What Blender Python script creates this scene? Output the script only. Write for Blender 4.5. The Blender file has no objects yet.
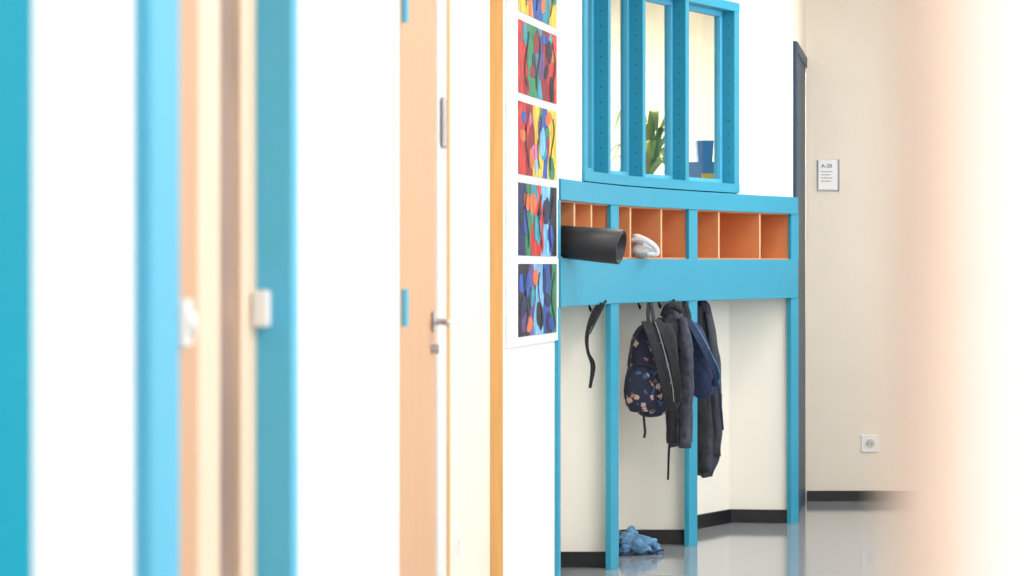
import bpy, bmesh, math, random
from mathutils import Vector, noise
random.seed(7)
scene = bpy.context.scene
F = 2418.0; CX = 512.0; HY = 265.0; CH = 1.2

def lin(c):
    c = c/255.0
    return c/12.92 if c <= 0.04045 else ((c+0.055)/1.055)**2.4
def col(r, g, b): return (lin(r), lin(g), lin(b), 1)
def W(px, py, d): return Vector(((px-CX)*d/F, d, CH+(HY-py)*d/F))
def X(px, d): return (px-CX)*d/F

# ------------------------------------------------------------ materials
def mat(name, rgb, rough=0.5, metal=0.0, var=0.04, scale=6.0, bump=0.0, bscale=60.0, spec=0.5, stretch=None):
    m = bpy.data.materials.new(name); m.use_nodes = True
    nt = m.node_tree; b = nt.nodes['Principled BSDF']
    b.inputs['Roughness'].default_value = rough
    b.inputs['Metallic'].default_value = metal
    b.inputs['Specular IOR Level'].default_value = spec
    tc = nt.nodes.new('ShaderNodeTexCoord'); mp = nt.nodes.new('ShaderNodeMapping')
    nt.links.new(tc.outputs['Object'], mp.inputs['Vector'])
    if stretch: mp.inputs['Scale'].default_value = stretch
    n = nt.nodes.new('ShaderNodeTexNoise'); n.inputs['Scale'].default_value = scale
    n.inputs['Detail'].default_value = 4
    nt.links.new(mp.outputs[0], n.inputs['Vector'])
    r = nt.nodes.new('ShaderNodeValToRGB')
    c = col(*rgb)
    r.color_ramp.elements[0].position = 0.3; r.color_ramp.elements[1].position = 0.7
    r.color_ramp.elements[0].color = tuple(max(0, v*(1-var)) for v in c[:3])+(1,)
    r.color_ramp.elements[1].color = tuple(min(1, v*(1+var)) for v in c[:3])+(1,)
    nt.links.new(n.outputs['Fac'], r.inputs[0]); nt.links.new(r.outputs[0], b.inputs['Base Color'])
    if bump > 0:
        n2 = nt.nodes.new('ShaderNodeTexNoise'); n2.inputs['Scale'].default_value = bscale
        nt.links.new(mp.outputs[0], n2.inputs['Vector'])
        bp = nt.nodes.new('ShaderNodeBump'); bp.inputs['Strength'].default_value = bump
        bp.inputs['Distance'].default_value = 0.01
        nt.links.new(n2.outputs['Fac'], bp.inputs['Height']); nt.links.new(bp.outputs[0], b.inputs['Normal'])
    return m

M_white = mat('plaster_white', (247, 244, 242), 0.7, bump=0.05, bscale=150, var=0.01)
M_cream = mat('plaster_cream', (239, 226, 208), 0.75, bump=0.08, bscale=150, var=0.015)
M_room = mat('classroom_wall_cream', (248, 238, 218), 0.75, var=0.015)
M_niche = mat('niche_panel_cream', (243, 237, 224), 0.6, var=0.01)
M_teal = mat('teal_paint', (44, 154, 184), 0.45, var=0.03, scale=3)
M_tealn = mat('teal_frame_paint_deep', (0, 150, 174), 0.7, var=0.03, scale=3, spec=0.1)
M_teal2 = mat('teal_frame_paint_light', (92, 184, 216), 0.6, var=0.03, scale=3, spec=0.3)
M_teald = mat('dark_teal_paint', (22, 58, 80), 0.5)
M_tealh = mat('teal_hole_shade', (14, 74, 98), 0.7)
M_orange = mat('orange_laminate', (220, 146, 96), 0.5, var=0.03)
M_oranged = mat('orange_laminate_edge', (236, 178, 132), 0.4, var=0.03)
M_wood = mat('door_wood_tan', (210, 166, 128), 0.6, var=0.06, scale=5, stretch=(12, 12, 0.7), spec=0.25)
M_wood2 = mat('wood_honey', (226, 172, 104), 0.5, var=0.08, scale=5, stretch=(12, 12, 0.7))
M_woodl = mat('wood_pale', (238, 212, 182), 0.5, var=0.05, scale=5, stretch=(12, 12, 0.7))
M_woodp = mat('wood_peach', (248, 222, 200), 0.5, var=0.02, scale=5, stretch=(12, 12, 0.7))
M_brown = mat('glazing_brown_reflection', (166, 126, 100), 0.3, var=0.3, scale=3, spec=0.3)  # opaque pane with the reflected wood put into its colour
M_black = mat('baseboard_black', (18, 18, 20), 0.4)
M_metal = mat('brushed_steel', (190, 192, 196), 0.3, metal=0.9, var=0.03)
M_plastic = mat('white_plastic', (240, 238, 234), 0.35, var=0.01)
M_board = mat('display_board_white', (234, 233, 232), 0.6, var=0.01)
M_grey = mat('grey_plastic', (150, 148, 146), 0.4)
M_ring = mat('socket_shade_grey', (196, 192, 186), 0.5)
M_dark = mat('dark_void', (15, 15, 16), 0.8)
M_floor = mat('linoleum_grey', (146, 150, 154), 0.09, var=0.07, scale=3, bump=0.03, bscale=5)
M_ceil = mat('ceiling_tile', (240, 240, 238), 0.8)
M_blackfab = mat('fabric_black', (30, 31, 36), 0.8, var=0.3, scale=20, bump=0.6, bscale=45)
M_greyfab = mat('fabric_charcoal', (60, 63, 72), 0.85, var=0.3, scale=25, bump=0.8, bscale=34)
M_denimb = mat('denim_black', (60, 64, 75), 0.85, var=0.4, scale=40, bump=0.8, bscale=38)
M_navy = mat('fabric_navy', (32, 50, 84), 0.75, var=0.25, scale=20, bump=0.6, bscale=40)
M_blackpaper = mat('black_card', (28, 28, 31), 0.45, var=0.15)
M_towel = mat('white_towelling', (238, 238, 240), 0.95, bump=0.6, bscale=180)
M_bluefab = mat('blue_denim_light', (94, 138, 174), 0.9, var=0.4, scale=30, bump=0.8, bscale=70)
M_leaf = mat('leaf_green', (136, 168, 66), 0.45, var=0.45, scale=12)
M_pot = mat('pot_glazed', (200, 190, 175), 0.6)
M_blue = mat('crate_blue', (50, 140, 215), 0.4)
M_yellow = mat('crate_yellow', (244, 206, 50), 0.4)

def glassmat():
    m = bpy.data.materials.new('clear_glass'); m.use_nodes = True
    nt = m.node_tree; nt.nodes.clear()
    o = nt.nodes.new('ShaderNodeOutputMaterial'); mx = nt.nodes.new('ShaderNodeMixShader')
    t = nt.nodes.new('ShaderNodeBsdfTransparent'); g = nt.nodes.new('ShaderNodeBsdfGlossy')
    g.inputs['Roughness'].default_value = 0.02
    t.inputs['Color'].default_value = (0.93, 0.955, 0.95, 1)
    mx.inputs[0].default_value = 0.08
    nt.links.new(t.outputs[0], mx.inputs[1]); nt.links.new(g.outputs[0], mx.inputs[2])
    nt.links.new(mx.outputs[0], o.inputs['Surface'])
    return m
M_glass = glassmat()

def emis(name, c, s):
    m = bpy.data.materials.new(name); m.use_nodes = True
    b = m.node_tree.nodes['Principled BSDF']
    b.inputs['Emission Color'].default_value = c; b.inputs['Emission Strength'].default_value = s
    return m
M_led = emis('led_diffuser', (1, 0.97, 0.92, 1), 2.0)

def pattern_fabric():
    m = bpy.data.materials.new('navy_dinosaur_print'); m.use_nodes = True
    nt = m.node_tree; b = nt.nodes['Principled BSDF']; b.inputs['Roughness'].default_value = 0.8
    tc = nt.nodes.new('ShaderNodeTexCoord')
    nz = nt.nodes.new('ShaderNodeTexNoise'); nz.inputs['Scale'].default_value = 55
    nt.links.new(tc.outputs['Object'], nz.inputs['Vector'])
    mx = nt.nodes.new('ShaderNodeMix'); mx.data_type = 'RGBA'; mx.inputs[0].default_value = 0.04
    nt.links.new(tc.outputs['Object'], mx.inputs[6]); nt.links.new(nz.outputs['Color'], mx.inputs[7])
    v = nt.nodes.new('ShaderNodeTexVoronoi'); v.inputs['Scale'].default_value = 34
    nt.links.new(mx.outputs[2], v.inputs['Vector'])
    th = nt.nodes.new('ShaderNodeMath'); th.operation = 'LESS_THAN'; th.inputs[1].default_value = 0.36
    nt.links.new(v.outputs['Distance'], th.inputs[0])
    sep = nt.nodes.new('ShaderNodeSeparateColor'); nt.links.new(v.outputs['Color'], sep.inputs[0])
    r = nt.nodes.new('ShaderNodeValToRGB'); r.color_ramp.interpolation = 'CONSTANT'
    r.color_ramp.elements[0].position = 0; r.color_ramp.elements[0].color = col(176, 150, 138)
    r.color_ramp.elements[1].position = 0.3; r.color_ramp.elements[1].color = col(52, 80, 122)
    e = r.color_ramp.elements.new(0.52); e.color = col(150, 104, 90)
    e = r.color_ramp.elements.new(0.66); e.color = col(22, 26, 44)
    nt.links.new(sep.outputs[0], r.inputs[0])
    m2 = nt.nodes.new('ShaderNodeMix'); m2.data_type = 'RGBA'
    m2.inputs[6].default_value = col(22, 28, 50)
    nt.links.new(th.outputs[0], m2.inputs[0]); nt.links.new(r.outputs[0], m2.inputs[7])
    nt.links.new(m2.outputs[2], b.inputs['Base Color'])
    return m
M_pattern = pattern_fabric()

PAINT = {}
for k_, rgb in dict(red=(190, 50, 46), crimson=(140, 34, 46), green=(48, 128, 88), blue=(44, 80, 160), navy=(30, 42, 84), yellow=(222, 184, 64),
                    orange=(214, 108, 58), black=(34, 34, 44), pink=(190, 110, 138), turq=(46, 144, 158), sky=(116, 176, 216), purple=(98, 72, 130), lime=(140, 174, 78), cream=(222, 202, 170)).items():
    PAINT[k_] = mat('poster_paint_'+k_, rgb, 0.6, var=0.45, scale=34, bump=0.2, bscale=90, stretch=(1, 1, 0.4))

# ------------------------------------------------------------ mesh helpers
def new_obj(name, verts, faces, m, parent=None, smooth=False, bevel=0.0):
    me = bpy.data.meshes.new(name); me.from_pydata([tuple(v) for v in verts], [], faces)
    bm = bmesh.new(); bm.from_mesh(me); bmesh.ops.recalc_face_normals(bm, faces=bm.faces)
    if smooth:
        for f in bm.faces: f.smooth = True
    bm.to_mesh(me); bm.free()
    o = bpy.data.objects.new(name, me); scene.collection.objects.link(o)
    if m: me.materials.append(m)
    if parent: o.parent = parent
    if bevel > 0:
        b = o.modifiers.new('bevel', 'BEVEL'); b.width = bevel; b.segments = 2; b.limit_method = 'ANGLE'
    return o
def empty(name, loc=(0, 0, 0)):
    o = bpy.data.objects.new(name, None); scene.collection.objects.link(o); o.empty_display_size = 0.1
    return o
def prism(name, pts, z0, z1, m, parent=None, bevel=0.0):
    n = len(pts)
    v = [(p[0], p[1], z0) for p in pts]+[(p[0], p[1], z1) for p in pts]
    f = [list(range(n))[::-1], list(range(n, 2*n))]+[[i, (i+1) % n, n+(i+1) % n, n+i] for i in range(n)]
    return new_obj(name, v, f, m, parent, bevel=bevel)
def box(name, x0, x1, y0, y1, z0, z1, m, parent=None, bevel=0.0):
    return prism(name, [(x0, y0), (x1, y0), (x1, y1), (x0, y1)], z0, z1, m, parent, bevel)
def crom(p0, p1, p2, p3, t):
    return 0.5*((2*p1)+(p2-p0)*t+(2*p0-5*p1+4*p2-p3)*t*t+(3*p1-p0-3*p2+p3)*t**3)
def smooth_path(pts, n=8):
    pts = [Vector(p) for p in pts]
    q = [2*pts[0]-pts[1]]+pts+[2*pts[-1]-pts[-2]]
    out = []
    for i in range(1, len(q)-2):
        for k in range(n): out.append(crom(q[i-1], q[i], q[i+1], q[i+2], k/n))
    out.append(pts[-1]); return out
def interp_list(vals, n=8):
    vals = [float(v) for v in vals]; out = []
    for i in range(len(vals)-1):
        for k in range(n):
            t = k/n; t = t*t*(3-2*t); out.append(vals[i]*(1-t)+vals[i+1]*t)
    out.append(vals[-1]); return out
def tube(name, pts, radii, m, parent=None, seg=16, squash=1.0, fold=0.0, n=6, caps=True):
    P = smooth_path(pts, n); R = interp_list(radii, n)
    v = []; f = []
    for i, p in enumerate(P):
        t = (P[min(i+1, len(P)-1)]-P[max(i-1, 0)]).normalized()
        a = Vector((0, 1, 0)) if abs(t.y) < 0.9 else Vector((1, 0, 0))
        s = t.cross(a).normalized(); u = s.cross(t).normalized()
        for k in range(seg):
            th = 2*math.pi*k/seg
            r = R[i]*(1+fold*noise.noise(Vector((p.x*18, p.y*18, p.z*11))+Vector((math.cos(th)*1.9, math.sin(th)*1.9, 0))))
            v.append(p+s*math.cos(th)*r+u*math.sin(th)*r*squash)
    for i in range(len(P)-1):
        for k in range(seg):
            f.append([i*seg+k, i*seg+(k+1) % seg, (i+1)*seg+(k+1) % seg, (i+1)*seg+k])
    if caps:
        f.append(list(range(seg))); f.append([(len(P)-1)*seg+k for k in range(seg)])
    return new_obj(name, v, f, m, parent, smooth=True)
def ribbon(name, pts, w, th, m, parent=None, wdir=(1, 0, 0), n=8, twist=0.0):
    P = smooth_path(pts, n); v = []; f = []
    WW = interp_list(w, n) if isinstance(w, (list, tuple)) else [w]*len(P)
    wd0 = Vector(wdir)
    for i, p in enumerate(P):
        t = (P[min(i+1, len(P)-1)]-P[max(i-1, 0)]).normalized()
        a = twist*i/len(P)
        wd = wd0-t*wd0.dot(t)
        if wd.length < 1e-3: wd = Vector((0, 1, 0))
        wd.normalize(); u = t.cross(wd).normalized()
        wd, u = wd*math.cos(a)+u*math.sin(a), u*math.cos(a)-wd*math.sin(a)
        for sx, sy in ((-1, -1), (1, -1), (1, 1), (-1, 1)):
            v.append(p+wd*WW[i]/2*sx+u*th/2*sy)
    L = len(P)
    for i in range(L-1):
        for k in range(4):
            f.append([i*4+k, i*4+(k+1) % 4, (i+1)*4+(k+1) % 4, (i+1)*4+k])
    f += [[0, 1, 2, 3], [(L-1)*4+k for k in range(4)]]
    return new_obj(name, v, f, m, parent, smooth=False)
def superell(name, c, sx, sy, sz, e, m, parent=None, wob=0.0, taper=0.0, rz=0.0, seg=32, rings=20, wscale=12, ry=0.0, flat=False):
    v = []; f = []; c = Vector(c)
    def sg(x, p): return math.copysign(abs(x)**p, x)
    for i in range(rings+1):
        ph = -math.pi/2+math.pi*i/rings
        for k in range(seg):
            th = 2*math.pi*k/seg
            x = sg(math.cos(ph), e)*sg(math.cos(th), e)*sx
            y = sg(math.cos(ph), e)*sg(math.sin(th), e)*sy
            z = sg(math.sin(ph), e)*sz
            tz = 1-taper*(z/sz+1)/2
            x *= tz; y *= tz
            p = Vector((x, y, z))
            if wob: p *= 1+wob*noise.noise((p+c)*wscale)+wob*0.5*noise.noise((p+c)*wscale*2.5)
            x, z2 = p.x*math.cos(ry)+p.z*math.sin(ry), -p.x*math.sin(ry)+p.z*math.cos(ry)
            q = c+Vector((x*math.cos(rz)-p.y*math.sin(rz), x*math.sin(rz)+p.y*math.cos(rz), z2))
            if flat: q.z = max(q.z, 0.001)
            v.append(q)
    for i in range(rings):
        for k in range(seg):
            f.append([i*seg+k, i*seg+(k+1) % seg, (i+1)*seg+(k+1) % seg, (i+1)*seg+k])
    o = new_obj(name, v, f, m, parent, smooth=True)
    bm = bmesh.new(); bm.from_mesh(o.data); bmesh.ops.remove_doubles(bm, verts=bm.verts, dist=1e-5)
    bmesh.ops.recalc_face_normals(bm, faces=bm.faces); bm.to_mesh(o.data); bm.free()
    return o
def drape(name, rows, d, thick, m, parent=None, folds=7, amp=0.12, seed=0, seg=64, n=8, skew=0.0):
    C = smooth_path([W(a, b, d) for a, b, c in rows], n); H = interp_list([c*d/F for a, b, c in rows], n)
    T = interp_list(thick if isinstance(thick, (list, tuple)) else [thick]*len(rows), n)
    v = []; f = []; L = len(C)
    for i, c in enumerate(C):
        fr = i/(L-1)
        for k in range(seg):
            th = 2*math.pi*k/seg
            q = amp*(0.35+0.9*fr)*(math.sin(folds*th+seed+1.2*math.sin(fr*3+seed))*0.6+noise.noise(Vector((math.cos(th)*1.8, math.sin(th)*1.8, fr*2.5+seed)))*1.3)
            r = 1+q
            dz = (0.012*math.sin(3*th+seed)+skew*math.cos(th)*H[i])*(1 if i == L-1 else 0)
            v.append(c+Vector((math.cos(th)*H[i]*r, math.sin(th)*T[i]*r, dz)))
    for i in range(L-1):
        for k in range(seg):
            f.append([i*seg+k, i*seg+(k+1) % seg, (i+1)*seg+(k+1) % seg, (i+1)*seg+k])
    f.append(list(range(seg))); f.append([(L-1)*seg+k for k in range(seg)])
    return new_obj(name, v, f, m, parent, smooth=True)
def cyl(name, c, axis, r, h, m, parent=None, seg=20):
    c = Vector(c); a = Vector(axis).normalized()
    u = a.orthogonal().normalized(); w = a.cross(u)
    v = []
    for s in (-0.5, 0.5):
        for k in range(seg):
            t = 2*math.pi*k/seg; v.append(c+a*h*s+u*math.cos(t)*r+w*math.sin(t)*r)
    f = [[k, (k+1) % seg, seg+(k+1) % seg, seg+k] for k in range(seg)]+[list(range(seg)), list(range(seg, 2*seg))]
    return new_obj(name, v, f, m, parent)

# ------------------------------------------------------------ curved wall path
YP = 7.95
CP = [Vector(p) for p in [(-0.15, 7.1), (X(503.5, YP), YP), (0.16, 8.8), (0.405, 9.6), (0.771, 10.36), (1.307, 11.25), (1.95, 12.15)]]
PATH = []
for i in range(1, len(CP)-2):
    for k in range(60): PATH.append(crom(CP[i-1], CP[i], CP[i+1], CP[i+2], k/60))
for k in range(0, 10): PATH.append(crom(CP[-3], CP[-2], CP[-1], CP[-1]+Vector((0.6, 0.9)), k/60))
PPX = [CX+F*p.x/p.y for p in PATH]
def at(px, off=0.0):
    px = max(PPX[0], min(px, PPX[-1]))
    for i in range(len(PATH)-1):
        if PPX[i+1] >= px: break
    t = (px-PPX[i])/(PPX[i+1]-PPX[i])
    p = PATH[i].lerp(PATH[i+1], t)
    a = PATH[max(0, i-2)]; b = PATH[min(len(PATH)-1, i+3)]
    tn = (b-a).normalized(); nn = Vector((tn.y, -tn.x))
    return p+nn*off
def slab(name, a, b, z0, z1, o1, o2, m, parent=None, bevel=0.0):
    n = max(1, int((b-a)/6))
    px = [a+(b-a)*i/n for i in range(n+1)]
    L = n+1
    fr = [at(p, o1) for p in px]; bk = [at(p, o2) for p in px]
    v = []
    for i in range(L):
        v += [(fr[i].x, fr[i].y, z0), (fr[i].x, fr[i].y, z1), (bk[i].x, bk[i].y, z1), (bk[i].x, bk[i].y, z0)]
    f = []
    for i in range(L-1):
        for k in range(4): f.append([i*4+k, i*4+(k+1) % 4, (i+1)*4+(k+1) % 4, (i+1)*4+k])
    f += [[0, 1, 2, 3], [(L-1)*4+k for k in range(4)]]
    return new_obj(name, v, f, m, parent, bevel=bevel)

ZC = 2.9
# ---- room shell
box('floor', -3.5, 4.2, -3.2, 16.2, -0.1, 0.0, M_floor)
box('ceiling', -3.5, 4.2, -3.2, 16.2, ZC, ZC+0.1, M_ceil)
box('wall_back', 1.495, 3.7, 12.3, 12.45, 0, ZC, M_cream)
box('baseboard_back', 1.50, 3.6, 12.285, 12.3, 0, 0.052, M_black)
box('wall_front', -3.5, 3.7, -3.2, -3.05, 0, ZC, M_white)
wr = empty('wall_right')
box('sill_wall', 3.6, 3.75, -3.05, 12.3, 0, 0.9, M_white, wr)
box('lintel_wall', 3.6, 3.75, -3.05, 12.3, 2.5, ZC, M_white, wr)
ys = [-3.05, -1.5, 1.2, 1.8, 4.4, 5.0, 7.6, 8.2, 10.8, 12.3]
for i in range(0, len(ys), 2): box('pier_%d' % i, 3.6, 3.75, ys[i], ys[i+1], 0.9, 2.5, M_white, wr)
for i in range(1, len(ys)-1, 2):
    w = empty('window_%d' % (2+i//2))
    a, b = ys[i], ys[i+1]
    for nm, y0, y1, z0, z1 in (('frame_a', a, a+.05, .9, 2.5), ('frame_b', b-.05, b, .9, 2.5), ('mullion', (a+b)/2-.025, (a+b)/2+.025, .95, 2.45), ('rail_top', a+.05, b-.05, 2.45, 2.5), ('rail_bottom', a+.05, b-.05, .9, .95)):
        box(nm, 3.64, 3.7, y0, y1, z0, z1, M_teal, w)

# ---- curved wall (white) with art + cubbies + window
wc = empty('wall_curved')
slab('plaster_by_art', 503.5, 556, 0, ZC, 0, -0.1, M_white, wc)
slab('plaster_left_of_window', 556, 582, 1.515, ZC, 0, -0.1, M_white, wc)
slab('plaster_over_window', 582, 737, 2.36, ZC, 0, -0.1, M_white, wc)
slab('plaster_right_of_window', 737, 793, 1.515, ZC, 0, -0.1, M_white, wc)
prism('trim_1', [(X(490, YP), YP), (X(503.5, YP), YP), (X(503.8, YP+.08), YP+.08), (X(486, YP+.08), YP+.08)], 0, ZC, M_wood2, None, 0.002)

# art board: each sheet carries painted colour fields and figures as thin paint layers
ab = empty('art_display_board')
slab('backing_board', 505, 555.5, 0.927, 2.75, 0.012, 0.001, M_board, ab)
P0, P1 = 514.5, 552.5
def paint(nm, pts, off, m):
    c = (sum(p[0] for p in pts)/len(pts), sum(p[1] for p in pts)/len(pts))
    q = at(c[0], off); v = [(q.x, q.y, c[1])]
    for p in pts:
        q = at(p[0], off); v.append((q.x, q.y, p[1]))
    n = len(pts)
    new_obj(nm, v, [[0, 1+k, 1+(k+1) % n] for k in range(n)], m, ab)
BANDS = [
 [('black', .0, .30), ('purple', .30, .42), ('sky', .42, .66), ('blue', .66, .84), ('green', .84, 1.0)],
 [('navy', .0, .20), ('green', .20, .34), ('red', .34, .62), ('sky', .62, .84), ('black', .84, 1.0)],
 [('red', .0, .16), ('crimson', .16, .40), ('yellow', .40, .62), ('blue', .62, .78), ('yellow', .78, 1.0)],
 [('red', .0, .22), ('green', .22, .48), ('turq', .48, .60), ('crimson', .60, .82), ('red', .82, 1.0)],
 [('yellow', .0, .22), ('orange', .22, .36), ('blue', .36, .66), ('turq', .66, .84), ('yellow', .84, 1.0)],
 [('turq', .0, .30), ('red', .30, .50), ('yellow', .50, .72), ('blue', .72, 1.0)]]
SPOTS = [
 ['blue', 'navy', 'orange', 'navy', 'sky', 'purple', 'navy', 'turq', 'blue', 'black'],
 ['turq', 'blue', 'black', 'orange', 'navy', 'turq', 'black', 'red', 'green', 'blue'],
 ['green', 'pink', 'orange', 'sky', 'blue', 'turq', 'orange', 'green', 'purple', 'red'],
 ['turq', 'blue', 'crimson', 'black', 'navy', 'orange', 'purple', 'green', 'black', 'crimson'],
 ['red', 'green', 'sky', 'navy', 'orange', 'pink', 'turq', 'lime', 'red', 'blue'],
 ['green', 'blue', 'orange', 'pink', 'sky', 'navy', 'red', 'lime', 'yellow', 'black']]
rnd = random.Random(21)
for r in range(6):
    z0 = 0.957+r*0.275; z1 = z0+0.247; wd = P1-P0; h = z1-z0
    slab('painting_sheet_%d' % r, P0, P1, z0, z1, 0.0148, 0.0122, PAINT[BANDS[r][0][0]], ab)
    for j, (cn, a, b) in enumerate(BANDS[r]):
        n = 9; ph = rnd.random()*6; L = []; R = []
        for k in range(n):
            t = k/(n-1)
            wa = 0 if a == 0 else 0.035*math.sin(ph+t*7); wb = 0 if b == 1 else 0.035*math.sin(ph+2+t*6)
            L.append((P0+wd*(a+wa), z0+h*t)); R.append((P0+wd*(b+wb), z0+h*t))
        paint('colour_field_%d_%d' % (r, j), L+R[::-1], 0.0152+0.0001*j, PAINT[cn])
    sp = SPOTS[r]*2
    for j in range(14):
        u = P0+wd*(0.08+0.84*((j*0.618+r*0.3) % 1)); z = z0+h*(0.10+0.8*rnd.random())
        ru = wd*(0.035+0.05*rnd.random()); rz = h*(0.08+0.16*rnd.random()); ang = rnd.random()*3
        pts = []
        for k in range(16):
            th = 2*math.pi*k/16; q = 1+0.2*math.sin(2*th+ang)+0.08*math.sin(5*th+ang)
            pts.append((max(P0, min(P1, u+ru*q*math.cos(th))), max(z0, min(z1, z+rz*q*math.sin(th)))))
        paint('figure_%d_%d' % (r, j), pts, 0.0160+0.0001*j, PAINT[sp[j]])
    for j in range(3):
        u = P0+wd*(0.15+0.33*j+0.08*rnd.random()); pts = []
        for k in range(9):
            t = k/8; pts.append((u+wd*0.05*math.sin(t*5+j+r), z0+h*(0.12+0.76*t)))
        pts += [(p[0]+wd*0.022, p[1]) for p in pts[::-1]]
        for k in range(8):
            paint('outline_stroke_%d_%d_%d' % (r, j, k), [pts[k], pts[k+1], pts[16-k], pts[17-k]], 0.0185, PAINT['black'])

# cubby unit
cu = empty('coat_cubby_unit')
slab('top_rail', 556, 794.5, 1.437, 1.515, 0.02, -0.3, M_teal, cu, 0.002)
slab('fascia', 556, 794.5, 1.047, 1.225, 0.02, -0.38, M_teal, cu, 0.002)
slab('cubby_back', 556, 793, 1.225, 1.437, -0.26, -0.29, M_orange, cu)
slab('cubby_lining_top', 557, 790, 1.432, 1.437, 0.0, -0.26, M_orange, cu)
slab('cubby_lining_floor', 557, 790, 1.2251, 1.231, 0.0, -0.26, M_orange, cu)
posts = [(554.6, 557), (607.5, 615.5), (686.0, 694.5), (788.5, 796)]
for i, (a, b) in enumerate(posts):
    slab('post_%d' % i, a, b, 0, 1.047, 0.014, -0.008, M_teal, cu, 0.001)
    slab('cubby_post_%d' % i, a, b, 1.225, 1.437, 0.014, -0.002, M_teal, cu)
    slab('cubby_end_%d' % i, a+0.5, b-0.5 if i else b, 1.231, 1.432, -0.002, -0.26, M_orange, cu)
for i, p in enumerate([574, 591, 630, 661, 718.5, 759.5]):
    slab('divider_%d' % i, p-0.7, p+0.7, 1.231, 1.432, 0.0, -0.26, M_orange, cu)
    slab('divider_edge_%d' % i, p-0.7, p+0.7, 1.231, 1.432, 0.002, 0.0, M_oranged, cu)
def polywall(name, pts, t, z0, z1, m, parent):
    P = [Vector(p) for p in pts]; fr = []; bk = []
    for i, p in enumerate(P):
        tn = (P[min(i+1, len(P)-1)]-P[max(i-1, 0)]).normalized(); nn = Vector((-tn.y, tn.x))
        fr.append(p); bk.append(p+nn*t)
    v = []; f = []
    for i in range(len(P)):
        v += [(fr[i].x, fr[i].y, z0), (fr[i].x, fr[i].y, z1), (bk[i].x, bk[i].y, z1), (bk[i].x, bk[i].y, z0)]
    for i in range(len(P)-1):
        for k in range(4): f.append([i*4+k, i*4+(k+1) % 4, (i+1)*4+(k+1) % 4, (i+1)*4+k])
    f += [[0, 1, 2, 3], [(len(P)-1)*4+k for k in range(4)]]
    return new_obj(name, v, f, m, parent)
niches = [[(0.12, 8.82), (0.15, 9.6), (0.395, 9.6)], [(0.385, 9.64), (0.462, 10.4), (0.765, 10.4)],
          [(0.765, 10.42), (0.80, 10.95), (1.012, 11.27), (1.30, 11.24)]]
for i, n_ in enumerate(niches):
    polywall('niche_panel_%d' % i, n_, 0.02, 0, 1.047, M_niche, cu)
    polywall('niche_baseboard_%d' % i, n_, -0.012, 0, 0.062, M_black, cu)
def hook(i, px, d_off=-0.06):
    p = at(px, d_off)
    tube('hook_%d' % i, [(p.x, p.y, 1.05), (p.x, p.y-0.004, 1.035), (p.x+0.004, p.y-0.03, 1.02), (p.x+0.004, p.y-0.045, 1.032)], [0.004]*4, M_dark, cu, seg=8)
for i, p in enumerate([604, 652, 672, 684, 703]): hook(i, p)

# interior window in curved wall
w1 = empty('window_1')
Z0, Z1 = 1.520, 2.365
slab('sill', 581.8, 737.5, Z0, 1.560, 0.012, -0.1, M_teal, w1, 0.001)
slab('head', 581.8, 737.5, 2.325, Z1, 0.012, -0.1, M_teal, w1, 0.001)
ms = [(582, 585.5), (606, 608.5), (640.5, 643.5), (683.5, 687), (732.5, 737.5)]
for i, (a, b) in enumerate(ms):
    slab('mullion_%d' % i, a, b, 1.560, 2.325, 0.010, -0.082, M_teal, w1, 0.001)
    if i < 4:
        a2, b2 = ms[i][1], ms[i+1][0]
        slab('sash_left_%d' % i, a2, a2+1.0, 1.560, 2.325, -0.04, -0.080, M_teal2, w1)
        slab('sash_right_%d' % i, b2-2.0, b2, 1.560, 2.325, -0.05, -0.080, M_teal2, w1)
        slab('sash_rail_bottom_%d' % i, a2+1.0, b2-2.0, 1.560, 1.580, -0.05, -0.080, M_teal2, w1)
        slab('sash_rail_top_%d' % i, a2+1.0, b2-2.0, 2.305, 2.325, -0.05, -0.080, M_teal2, w1)
        slab('glass_%d' % i, a2+1.0, b2-2.0, 1.580, 2.305, -0.066, -0.070, M_glass, w1)
    if i > 0:
        for k in range(12):
            p = at(ms[i][0], -0.020); q = at(ms[i][0]+1, -0.020)
            ax = (q-p).normalized()
            cyl('peg_hole_%d_%d' % (i, k), (p.x-ax.x*0.0005, p.y-ax.y*0.0005, 1.60+k*0.06), (ax.x, ax.y, 0), 0.0030, 0.003, M_tealh, w1, 8)

# side wall and dark teal door beyond the cubbies
prism('wall_side', [(1.335, 11.33), (1.495, 12.3), (1.40, 12.45), (1.2, 11.38)], 2.25, ZC, M_cream)
d3 = empty('door_3')
prism('leaf', [(1.340, 11.38), (1.492, 12.295), (1.45, 12.3), (1.30, 11.38)], 0, 2.20, M_teald, d3)
prism('frame_near', [(1.331, 11.335), (1.345, 11.38), (1.29, 11.38), (1.28, 11.345)], 0, 2.25, M_teald, d3)
prism('frame_top', [(1.345, 11.38), (1.500, 12.28), (1.44, 12.28), (1.30, 11.38)], 2.20, 2.25, M_teald, d3)

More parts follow.
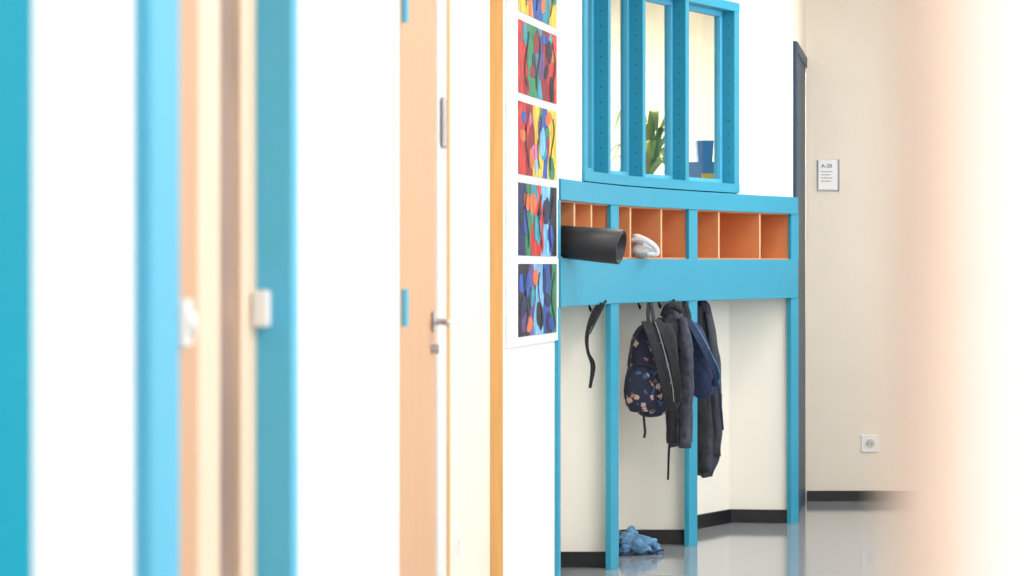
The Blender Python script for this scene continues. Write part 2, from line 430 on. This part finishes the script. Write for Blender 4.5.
# ---- classroom behind the window
box('wall_classroom_back', -3.5, 1.6, 14.6, 14.75, 0, ZC, M_room)
box('wall_classroom_right', 1.52, 1.67, 12.45, 14.6, 0, ZC, M_room)
box('wall_classroom_left', -3.5, -3.35, -3.05, 14.6, 0, ZC, M_white)
cb = empty('classroom_cabinet')
box('carcass', 0.35, 1.15, 12.1, 12.5, 0.08, 1.5, M_plastic, cb, 0.004)
box('plinth', 0.38, 1.12, 12.13, 12.5, 0, 0.08, M_black, cb)
box('door_left', 0.36, 0.745, 12.085, 12.1, 0.1, 1.48, M_woodl, cb, 0.003)
box('door_right', 0.755, 1.14, 12.085, 12.1, 0.1, 1.48, M_woodl, cb, 0.003)
pl = empty('potted_plant')
c = Vector((X(648, 12.3), 12.3, 1.5))
tube('pot', [c+Vector((0, 0, 0)), c+Vector((0, 0, 0.07)), c+Vector((0, 0, 0.13))], [0.05, 0.06, 0.07], M_pot, pl, seg=24)
for i in range(34):
    a = i*2.4; L = 0.10+0.12*random.random(); h = 0.10+0.30*random.random()
    dx = Vector((math.cos(a), math.sin(a)*0.7, 0))
    pts = [c+Vector((0, 0, 0.12)), c+dx*L*0.3+Vector((0, 0, 0.12+h*0.6)), c+dx*L*0.75+Vector((0, 0, 0.12+h)), c+dx*L*1.15+Vector((0, 0, 0.06+h*0.8))]
    P = smooth_path(pts, 6); sd = dx.cross(Vector((0, 0, 1))).normalized(); v = []; f = []
    for j, p in enumerate(P):
        w = 0.024*math.sin(math.pi*min(1, 0.08+0.92*(j/(len(P)-1))**1.3))+0.001
        v += [p-sd*w, p+Vector((0, 0, -0.005)), p+sd*w]
    for j in range(len(P)-1):
        f += [[j*3, j*3+1, j*3+4, j*3+3], [j*3+1, j*3+2, j*3+5, j*3+4]]
    new_obj('leaf_%d' % i, v, f, M_leaf, pl, True)
tb = empty('toy_storage_boxes')
def bin_(nm, px0, px1, y0, y1, z0, z1, m):
    x0, x1 = X(px0, y0), X(px1, y0); t = 0.006; k = 0.008
    v = []
    for (i0, z) in ((k, z0), (0, z1), (t, z1), (t+k, z0+t)):
        v += [(x0+i0, y0+i0, z), (x1-i0, y0+i0, z), (x1-i0, y1-i0, z), (x0+i0, y1-i0, z)]
    f = [[0, 1, 2, 3], [12, 13, 14, 15]]
    for r in range(3):
        for q in range(4): f.append([r*4+q, r*4+(q+1) % 4, (r+1)*4+(q+1) % 4, (r+1)*4+q])
    new_obj(nm, v, f, m, tb)
bin_('blue_bin', 688, 716, 12.2, 12.42, 1.5, 1.72, M_blue)
bin_('yellow_bin', 702, 722, 12.14, 12.19, 1.5, 1.66, M_yellow)
bin_('upper_blue_bin', 697, 714, 12.22, 12.36, 1.72, 1.83, M_blue)

# ------------------------------------------------------------ left wall
def LX(y, off=0.0): return -0.48+0.06*y+off
def lseg(name, y0, y1, z0, z1, o1, o2, m, parent=None, bevel=0.0):
    return prism(name, [(LX(y0, o1), y0), (LX(y1, o1), y1), (LX(y1, o2), y1), (LX(y0, o2), y0)], z0, z1, m, parent, bevel)
DH = 2.15
wl = empty('wall_left')
lseg('plaster_a', -3.05, 0.6, 0, ZC, 0, -0.15, M_white, wl)
lseg('plaster_b', 1.81, 2.226, 0, ZC, 0, -0.15, M_white, wl)
lseg('plaster_c', 3.13, 4.50, 0, ZC, 0, -0.15, M_white, wl)
xa, xb = LX(5.52), X(490, YP)
prism('plaster_d', [(xa, 5.52), (xb, YP), (xb, YP+.08), (xb-.12, YP+.08), (xa-.12, 5.52)], 0, ZC, M_cream, wl)
lseg('lintel_a', 0.6, 1.81, DH+.06, ZC, 0, -0.15, M_white, wl)
lseg('lintel_b', 2.226, 3.13, DH+.06, ZC, 0, -0.15, M_white, wl)
lseg('lintel_c', 4.50, 5.52, DH+.06, ZC, 0, -0.15, M_white, wl)
lseg('baseboard_left', -3.05, 0.6, 0, 0.06, 0.01, 0.0, M_black)
def leafdoor(name, y0, y1, fn, ff, mn, mf):
    d = empty(name)
    lseg('frame_near', y0, y0+fn, 0, DH, 0.015, -0.1, mn, d, 0.002)
    lseg('frame_far', y1-ff, y1, 0, DH, 0.015, -0.1, mf, d, 0.002)
    lseg('frame_head', y0, y1, DH, DH+.06, 0.015, -0.1, mf, d, 0.002)
    return d
def lever(d, y, z, off, direction, m=M_metal, s=1.0, arm=1.0):
    x = LX(y, off)
    box('rose', x, x+0.008, y-0.02*s, y+0.02*s, z-0.028*s, z+0.028*s, m, d, 0.003)
    tube('lever', [(x+0.005, y, z), (x+0.03*arm, y, z), (x+0.042*arm, y+direction*0.015, z), (x+0.044*arm, y+direction*0.10*arm, z-0.002)], [0.009*s, 0.009*s, 0.0095*s, 0.008*s], m, d, seg=12)
d0 = leafdoor('door_4', 0.6, 1.805, 0.15, 0.16, M_tealn, M_tealn)
lseg('leaf', 0.75, 1.645, 0.0, DH, -0.03, -0.07, M_wood, d0)
lever(d0, 0.9, 1.1, -0.03, 1)
# glazed wooden door
d1 = leafdoor('door_1', 2.222, 3.135, 0.135, 0.055, M_teal2, M_teal2)
lseg('stile_near', 2.357, 2.68, 0, DH, -0.03, -0.07, M_wood, d1, 0.002)
lseg('stile_mid', 2.68, 2.81, 0, DH, -0.028, -0.07, M_woodl, d1, 0.002)
lseg('glazing', 2.81, 2.97, 0.80, 1.95, -0.036, -0.05, M_brown, d1)
lseg('rail_bottom', 2.81, 2.97, 0, 0.80, -0.03, -0.07, M_woodl, d1)
lseg('rail_top', 2.81, 2.97, 1.95, DH, -0.03, -0.07, M_woodl, d1)
lseg('stile_far', 2.97, 3.08, 0, DH, -0.03, -0.07, M_woodl, d1, 0.002)
x_ = LX(2.60, -0.03)
box('handle_plate', x_, x_+0.007, 2.565, 2.635, 1.112, 1.163, M_plastic, d1, 0.003)
tube('pull_knob', [(x_+0.006, 2.6, 1.137), (x_+0.010, 2.6, 1.137), (x_+0.014, 2.6, 1.137)], [0.012, 0.014, 0.010], M_plastic, d1, seg=20)
box('latch_case', LX(3.06, -0.03), LX(3.06, -0.010), 3.03, 3.078, 1.122, 1.168, M_plastic, d1, 0.003)
# plain tan door
d2 = empty('door_2')
lseg('frame_near', 4.50, 4.53, 0, DH, 0.002, -0.1, M_wood, d2)
lseg('frame_far', 5.27, 5.47, 0, DH, 0.004, -0.1, M_plastic, d2, 0.002)
lseg('frame_stop', 5.47, 5.52, 0, DH, 0.008, -0.1, M_wood2, d2)
lseg('frame_head', 4.50, 5.52, DH, DH+.06, 0.004, -0.1, M_plastic, d2)
lseg('leaf', 4.53, 5.27, 0, DH, -0.004, -0.045, M_wood, d2, 0.001)
lever(d2, 5.20, 1.078, -0.004, -1, M_metal, 0.8, 0.8)
cyl('key_cylinder', (LX(5.18, 0.005), 5.18, 1.02), (1, 0, 0), 0.010, 0.016, M_metal, d2)
box('strike_plate', LX(5.36, 0.004), LX(5.36, 0.012), 5.30, 5.42, 1.46, 1.57, M_metal, d2, 0.002)
for i, z in enumerate((0.35, 1.12, 1.69)):
    cyl('hinge_%d' % i, (LX(4.53, 0.006), 4.53, z), (0, 0, 1), 0.008, 0.07, M_teal2, d2)
def socket(name, c, nrm, s=0.082):
    o = empty(name); c = Vector(c); n = Vector(nrm).normalized(); t = Vector((0, 0, 1)).cross(n).normalized()
    u = Vector((0, 0, 1)); v = []
    for a in (0, 0.009):
        for sx, sz in ((-1, -1), (1, -1), (1, 1), (-1, 1)):
            k = s/2*(1 if a == 0 else 0.94); v.append(c+t*sx*k+u*sz*k+n*a)
    new_obj('plate', v, [[0, 1, 2, 3], [4, 5, 6, 7], [0, 1, 5, 4], [1, 2, 6, 5], [2, 3, 7, 6], [3, 0, 4, 7]], M_plastic, o)
    seg = 28; v = []; f = []
    for r, h in ((0.028, 0.0095), (0.027, 0.012), (0.0235, 0.012), (0.022, 0.0096)):
        for k in range(seg):
            a = 2*math.pi*k/seg; v.append(c+n*h+t*math.cos(a)*r+u*math.sin(a)*r)
    for j in range(3):
        for k in range(seg): f.append([j*seg+k, j*seg+(k+1) % seg, (j+1)*seg+(k+1) % seg, (j+1)*seg+k])
    new_obj('ring', v, f, M_plastic, o, True)
    cyl('well', c+n*0.0094, n, 0.022, 0.0012, M_ring, o)
    for q in (-1, 1): cyl('pin_hole_%d' % q, c+t*0.0095*q+n*0.0102, n, 0.0035, 0.0012, M_dark, o, 10)
    return o
socket('wall_socket', (X(869.5, 12.3), 12.299, CH-(443.5-HY)*12.3/F), (0, -1, 0), 0.088)
yy = 5.86; socket('wall_socket.001', (xa+(xb-xa)*(yy-5.52)/(YP-5.52), yy, 0.527), (1, -0.033, 0), 0.082)

# room sign
sg = empty('room_sign')
x0, x1 = X(817.5, 12.3), X(838, 12.3); zt, zb = CH+(HY-160)*12.3/F, CH+(HY-190.5)*12.3/F
box('backplate', x0, x1, 12.288, 12.3, zb, zt, M_metal, sg, 0.002)
box('insert', x0+0.006, x1-0.006, 12.285, 12.289, zb+0.008, zt-0.006, M_plastic, sg)
def text(s, x, z, size):
    cu_ = bpy.data.curves.new('lettering', 'FONT'); cu_.body = s; cu_.size = size; cu_.extrude = 0.0005
    o = bpy.data.objects.new('lettering', cu_); scene.collection.objects.link(o)
    o.location = (x, 12.2843, z); o.rotation_euler = (math.pi/2, 0, 0); cu_.materials.append(M_dark); o.parent = sg
text('A-28', x0+0.016, zt-0.040, 0.028)
for k in range(4): box('text_line_%d' % k, x0+0.016, x1-0.03-0.008*(k % 2), 12.2838, 12.2852, zt-0.062-k*0.016, zt-0.058-k*0.016, M_grey, sg)
prism('side_bracket', [(x1, 12.285), (x1+0.006, 12.285), (x1+0.006, 12.3), (x1, 12.3)], zb-0.002, zt+0.002, M_grey, sg)

# ---- right foreground partition with wooden door jamb
box('trim_2', 0.0825, 0.0905, 0.47, 0.53, 0, DH, M_woodp, None, 0.001)
box('wall_partition', 0.0905, 1.1, 0.472, 0.56, 0, ZC, M_white)

# ------------------------------------------------------------ things in / on the cubbies
rp = empty('rolled_black_portfolio')
A = Vector((0.02, 8.985, 1.300)); B = Vector((0.400, 8.86, 1.265)); ax = (B-A).normalized()
u = Vector((0, 0, 1)); u = (u-ax*u.dot(ax)).normalized(); w = ax.cross(u)
v = []; f = []; N = 120
for end, c in ((0, A), (1, B)):
    for k in range(N+1):
        t = k/N*2*math.pi*3.2; r = (0.066 if end else 0.058)-0.012*k/N
        skew = ax*(0.006*math.cos(t) if end else 0)
        v.append(c+skew+u*math.cos(t)*r+w*math.sin(t)*r)
for k in range(N): f.append([k, k+1, N+1+k+1, N+1+k])
o = new_obj('roll_sheet', v, f, M_blackpaper, rp, True)
sm = o.modifiers.new('s', 'SOLIDIFY'); sm.thickness = 0.0015
tw = empty('white_rolled_towel')
d = 9.86; c = W(643, 252, d); c.z = 1.231+0.036
superell('fold_lower', c+Vector((0, 0.02, -0.006)), 0.055, 0.08, 0.030, 0.8, M_towel, tw, wob=0.12, wscale=18)
superell('fold_upper', c+Vector((-0.012, 0.02, 0.03)), 0.038, 0.07, 0.024, 0.8, M_towel, tw, wob=0.15, wscale=18, ry=0.45)
tube('rolled_edge', [c+Vector((-0.05, -0.06, 0.035)), c+Vector((-0.01, -0.075, 0.04)), c+Vector((0.04, -0.07, 0.01)), c+Vector((0.052, -0.06, -0.02)), c+Vector((0.01, -0.07, -0.022))], [0.009, 0.012, 0.012, 0.011, 0.008], M_towel, tw, seg=12, fold=0.2)

st = empty('hanging_black_strap')
d = 9.36
ribbon('strap_long', [W(607, 302, d), W(599, 306, d), W(592, 318, d), W(587, 336, d), W(588, 352, d), W(593, 366, d), W(590, 388, d)], [0.006, 0.024, 0.022, 0.016, 0.012, 0.020, 0.012], 0.003, M_blackfab, st, wdir=(1, 0.4, 0.3), twist=0.8)
ribbon('strap_short', [W(606, 300, d+.03), W(601, 309, d+.03), W(595, 322, d+.03), W(590, 334, d+.03)], [0.006, 0.018, 0.016, 0.004], 0.003, M_blackfab, st, wdir=(1, 0.6, 0.2), twist=-0.5)

# patterned backpack
bp = empty('patterned_backpack')
d = 9.86
superell('main_body', W(649, 370, d), 0.100, 0.075, 0.188, 0.72, M_pattern, bp, wob=0.08, taper=0.25, rz=0.35, wscale=9, ry=-0.05)
superell('front_pocket', W(643, 388, d)+Vector((-0.01, -0.055, 0)), 0.075, 0.035, 0.095, 0.7, M_pattern, bp, wob=0.08, taper=0.1, rz=0.35, ry=-0.05)
superell('back_panel', W(660, 368, d)+Vector((0.012, 0.03, 0)), 0.080, 0.045, 0.19, 0.6, M_blackfab, bp, wob=0.08, taper=0.2, rz=0.5, ry=-0.06)
tube('pocket_zip', [W(629, 372, d-.09), W(634, 366, d-.1), W(645, 364, d-.105), W(656, 369, d-.095)], [0.003]*4, M_blackfab, bp, seg=8)
tube('main_zip', [W(628, 385, d-.06), W(631, 350, d-.07), W(640, 330, d-.065), W(652, 325, d-.06), W(661, 335, d-.05)], [0.0035]*5, M_blackfab, bp, seg=8)
ribbon('haul_loop', [W(650, 330, d), W(648, 315, d+.02), W(650, 301, d+.09), W(653, 315, d+.03), W(654, 330, d)], 0.018, 0.004, M_blackfab, bp, wdir=(0.6, 0.8, 0))
ribbon('shoulder_strap_left', [W(646, 322, d-.05), W(651, 334, d-.10), W(658, 356, d-.115), W(665, 384, d-.105), W(669, 404, d-.07)], 0.038, 0.012, M_blackfab, bp, wdir=(1, 0.2, 0))
ribbon('shoulder_strap_right', [W(656, 320, d-.03), W(664, 334, d-.06), W(672, 356, d-.07), W(676, 380, d-.06), W(675, 402, d-.02)], 0.036, 0.012, M_blackfab, bp, wdir=(1, 0.3, 0))
tube('strap_edge_piping', [W(655, 322, d-.065), W(660, 336, d-.11), W(666, 358, d-.12), W(672, 384, d-.11), W(674, 402, d-.075)], [0.0018]*5, M_grey, bp, seg=6)
ribbon('webbing_tail_left', [W(643, 408, d-.05), W(644, 420, d-.05), W(645, 432, d-.05), W(644, 438, d-.05)], 0.010, 0.003, M_blackfab, bp)
ribbon('webbing_tail_right', [W(669, 400, d-.07), W(671, 425, d-.06), W(669, 450, d-.06), W(668, 480, d-.06)], 0.010, 0.003, M_blackfab, bp, twist=1)

# black jacket
bj = empty('black_denim_jacket')
d = 10.06
drape('jacket_torso', [(671, 306, 3), (672, 316, 9), (673, 335, 13), (677, 370, 13), (680, 410, 12), (680, 445, 11)], d, [0.012, 0.03, 0.045, 0.045, 0.045, 0.04], M_denimb, bj, folds=6, amp=0.14, seed=1.3)
tube('sleeve_left', [W(664, 318, d-.03), W(662, 350, d-.04), W(668, 390, d-.04), W(672, 425, d-.03), W(673, 443, d-.03)], [0.026, 0.031, 0.027, 0.024, 0.022], M_blackfab, bj, fold=0.5)
tube('sleeve_right', [W(681, 318, d-.03), W(686, 350, d-.045), W(686, 390, d-.045), W(685, 420, d-.04), W(685, 446, d-.04)], [0.022, 0.029, 0.027, 0.025, 0.024], M_denimb, bj, fold=0.5)
tube('cuff_right', [W(685, 439, d-.04), W(685, 443, d-.04), W(685, 448, d-.04)], [0.026, 0.027, 0.026], M_denimb, bj)
ribbon('hanger_loop', [W(672, 312, d), W(670, 303, d+.04), W(672, 299, d+.09), W(675, 303, d+.04), W(674, 312, d)], 0.012, 0.004, M_blackfab, bj)
tube('collar', [W(662, 316, d-.04), W(667, 308, d-.05), W(674, 306, d-.05), W(682, 312, d-.04)], [0.010, 0.014, 0.014, 0.010], M_blackfab, bj, fold=0.3)

# navy drawstring backpack
nb = empty('navy_backpack')
d = 10.22
superell('main_body', W(699, 362, d), 0.066, 0.060, 0.165, 0.75, M_navy, nb, wob=0.14, taper=0.38, rz=-0.35, wscale=9, ry=-0.16)
superell('top_flap', W(693, 335, d)+Vector((0, -0.02, 0)), 0.040, 0.045, 0.06, 0.8, M_navy, nb, wob=0.12, rz=-0.3, ry=-0.2)
ribbon('shoulder_strap', [W(688, 320, d-.04), W(697, 335, d-.085), W(708, 356, d-.09), W(717, 374, d-.07), W(715, 386, d-.04)], 0.032, 0.010, M_navy, nb, wdir=(1, 0.3, 0))
tube('strap_piping', [W(691, 318, d-.055), W(701, 334, d-.10), W(712, 355, d-.105), W(720, 374, d-.085), W(717, 388, d-.05)], [0.0025]*5, M_bluefab, nb, seg=8)
ribbon('webbing_tail', [W(715, 380, d-.07), W(719, 390, d-.06), W(721, 410, d-.06), W(723, 430, d-.06)], 0.010, 0.003, M_navy, nb, twist=1)
ribbon('haul_loop', [W(687, 330, d), W(685, 314, d+.03), W(684, 301, d+.06), W(689, 314, d+.03), W(691, 330, d)], 0.016, 0.004, M_blackfab, nb, wdir=(1, 0.3, 0))

# long charcoal coat
lc = empty('charcoal_coat')
d = 10.62
drape('coat_body', [(702, 299, 4), (703, 310, 8), (704, 340, 9), (707, 380, 12), (709, 420, 13), (708, 455, 12), (705, 474, 8)], d, [0.012, 0.03, 0.05, 0.06, 0.07, 0.07, 0.06], M_greyfab, lc, folds=5, amp=0.12, seed=4.0)
tube('sleeve_left', [W(698, 306, d-.05), W(697, 345, d-.07), W(700, 395, d-.08), W(703, 440, d-.07), W(704, 472, d-.06)], [0.018, 0.024, 0.027, 0.026, 0.024], M_blackfab, lc, fold=0.5)
tube('sleeve_right', [W(708, 312, d-.04), W(713, 350, d-.06), W(716, 395, d-.06), W(717, 430, d-.05), W(716, 456, d-.05)], [0.016, 0.024, 0.026, 0.024, 0.022], M_greyfab, lc, fold=0.5)

# crumpled blue bag on floor
fb = empty('crumpled_blue_bag')
c = Vector((X(638, 10.05), 10.05, 0))
superell('pouch', c+Vector((-0.005, 0.0, 0.030)), 0.078, 0.06, 0.040, 0.9, M_bluefab, fb, wob=0.55, wscale=20, seg=56, rings=36, flat=True)
superell('pouch_fold', c+Vector((-0.035, 0.0, 0.055)), 0.042, 0.04, 0.040, 0.9, M_bluefab, fb, wob=0.55, wscale=22, ry=0.5, seg=56, rings=36, flat=True)
superell('flap', c+Vector((0.055, 0.02, 0.020)), 0.045, 0.04, 0.024, 0.9, M_bluefab, fb, wob=0.6, wscale=26, seg=56, rings=36, flat=True)
tube('drawstring', [c+Vector((0.02, -0.05, 0.02)), c+Vector((0.06, -0.05, 0.012)), c+Vector((0.1, -0.02, 0.02)), c+Vector((0.1, 0.03, 0.008)), c+Vector((0.05, 0.06, 0.006))], [0.004]*5, M_navy, fb, seg=8)
tube('drawstring_loop', [c+Vector((-0.06, -0.05, 0.012)), c+Vector((-0.09, -0.06, 0.006)), c+Vector((-0.07, -0.09, 0.006)), c+Vector((-0.02, -0.07, 0.01))], [0.004]*4, M_navy, fb, seg=8)

# ------------------------------------------------------------ lights
def panel(x, y, power, sx=0.6, sy=1.2):
    e = empty('unseen_ceiling_light')
    box('housing', x-sx/2-.02, x+sx/2+.02, y-sy/2-.02, y+sy/2+.02, ZC-0.05, ZC, M_plastic, e)
    box('diffuser', x-sx/2, x+sx/2, y-sy/2, y+sy/2, ZC-0.055, ZC-0.05, M_led, e)
    l = bpy.data.lights.new('lamp', 'AREA'); l.shape = 'RECTANGLE'; l.size = sx; l.size_y = sy; l.energy = power; l.color = (1, 0.955, 0.90)
    o = bpy.data.objects.new('lamp', l); scene.collection.objects.link(o); o.location = (x, y, ZC-0.06); o.parent = e
panel(1.0, -1.3, 46); panel(1.7, 2.0, 38); panel(1.7, 4.8, 37); panel(1.7, 7.6, 37); panel(1.9, 10.2, 31)  # corridor panels, unseen, added for brightness; the rear one lifts the near partition
panel(0.3, 13.0, 105); panel(-1.2, 11.0, 55)
w = bpy.data.worlds.new('daylight'); scene.world = w; w.use_nodes = True
bg = w.node_tree.nodes['Background']; bg.inputs[0].default_value = (0.91, 0.95, 1.0, 1); bg.inputs[1].default_value = 4.2
for i in range(1, len(ys)-1, 2):
    l = bpy.data.lights.new('window_portal', 'AREA'); l.shape = 'RECTANGLE'
    l.cycles.is_portal = True
    o = bpy.data.objects.new('window_portal', l); scene.collection.objects.link(o)
    o.location = (3.72, (ys[i]+ys[i+1])/2, 1.7)
    o.rotation_euler = Vector((-1, 0, 0)).to_track_quat('-Z', 'Y').to_euler()
    l.size, l.size_y = ys[i+1]-ys[i], 1.6

# ------------------------------------------------------------ camera
cam = bpy.data.cameras.new('camera'); co = bpy.data.objects.new('camera', cam); scene.collection.objects.link(co)
co.location = (0, 0, CH); co.rotation_euler = (math.pi/2, 0, 0)
cam.sensor_width = 36; cam.lens = 85; cam.shift_y = -(288-HY)/1024
cam.clip_start = 0.02
cam.dof.use_dof = True; cam.dof.focus_distance = 10.0; cam.dof.aperture_fstop = 5.6
scene.camera = co
scene.view_settings.view_transform = 'Standard'
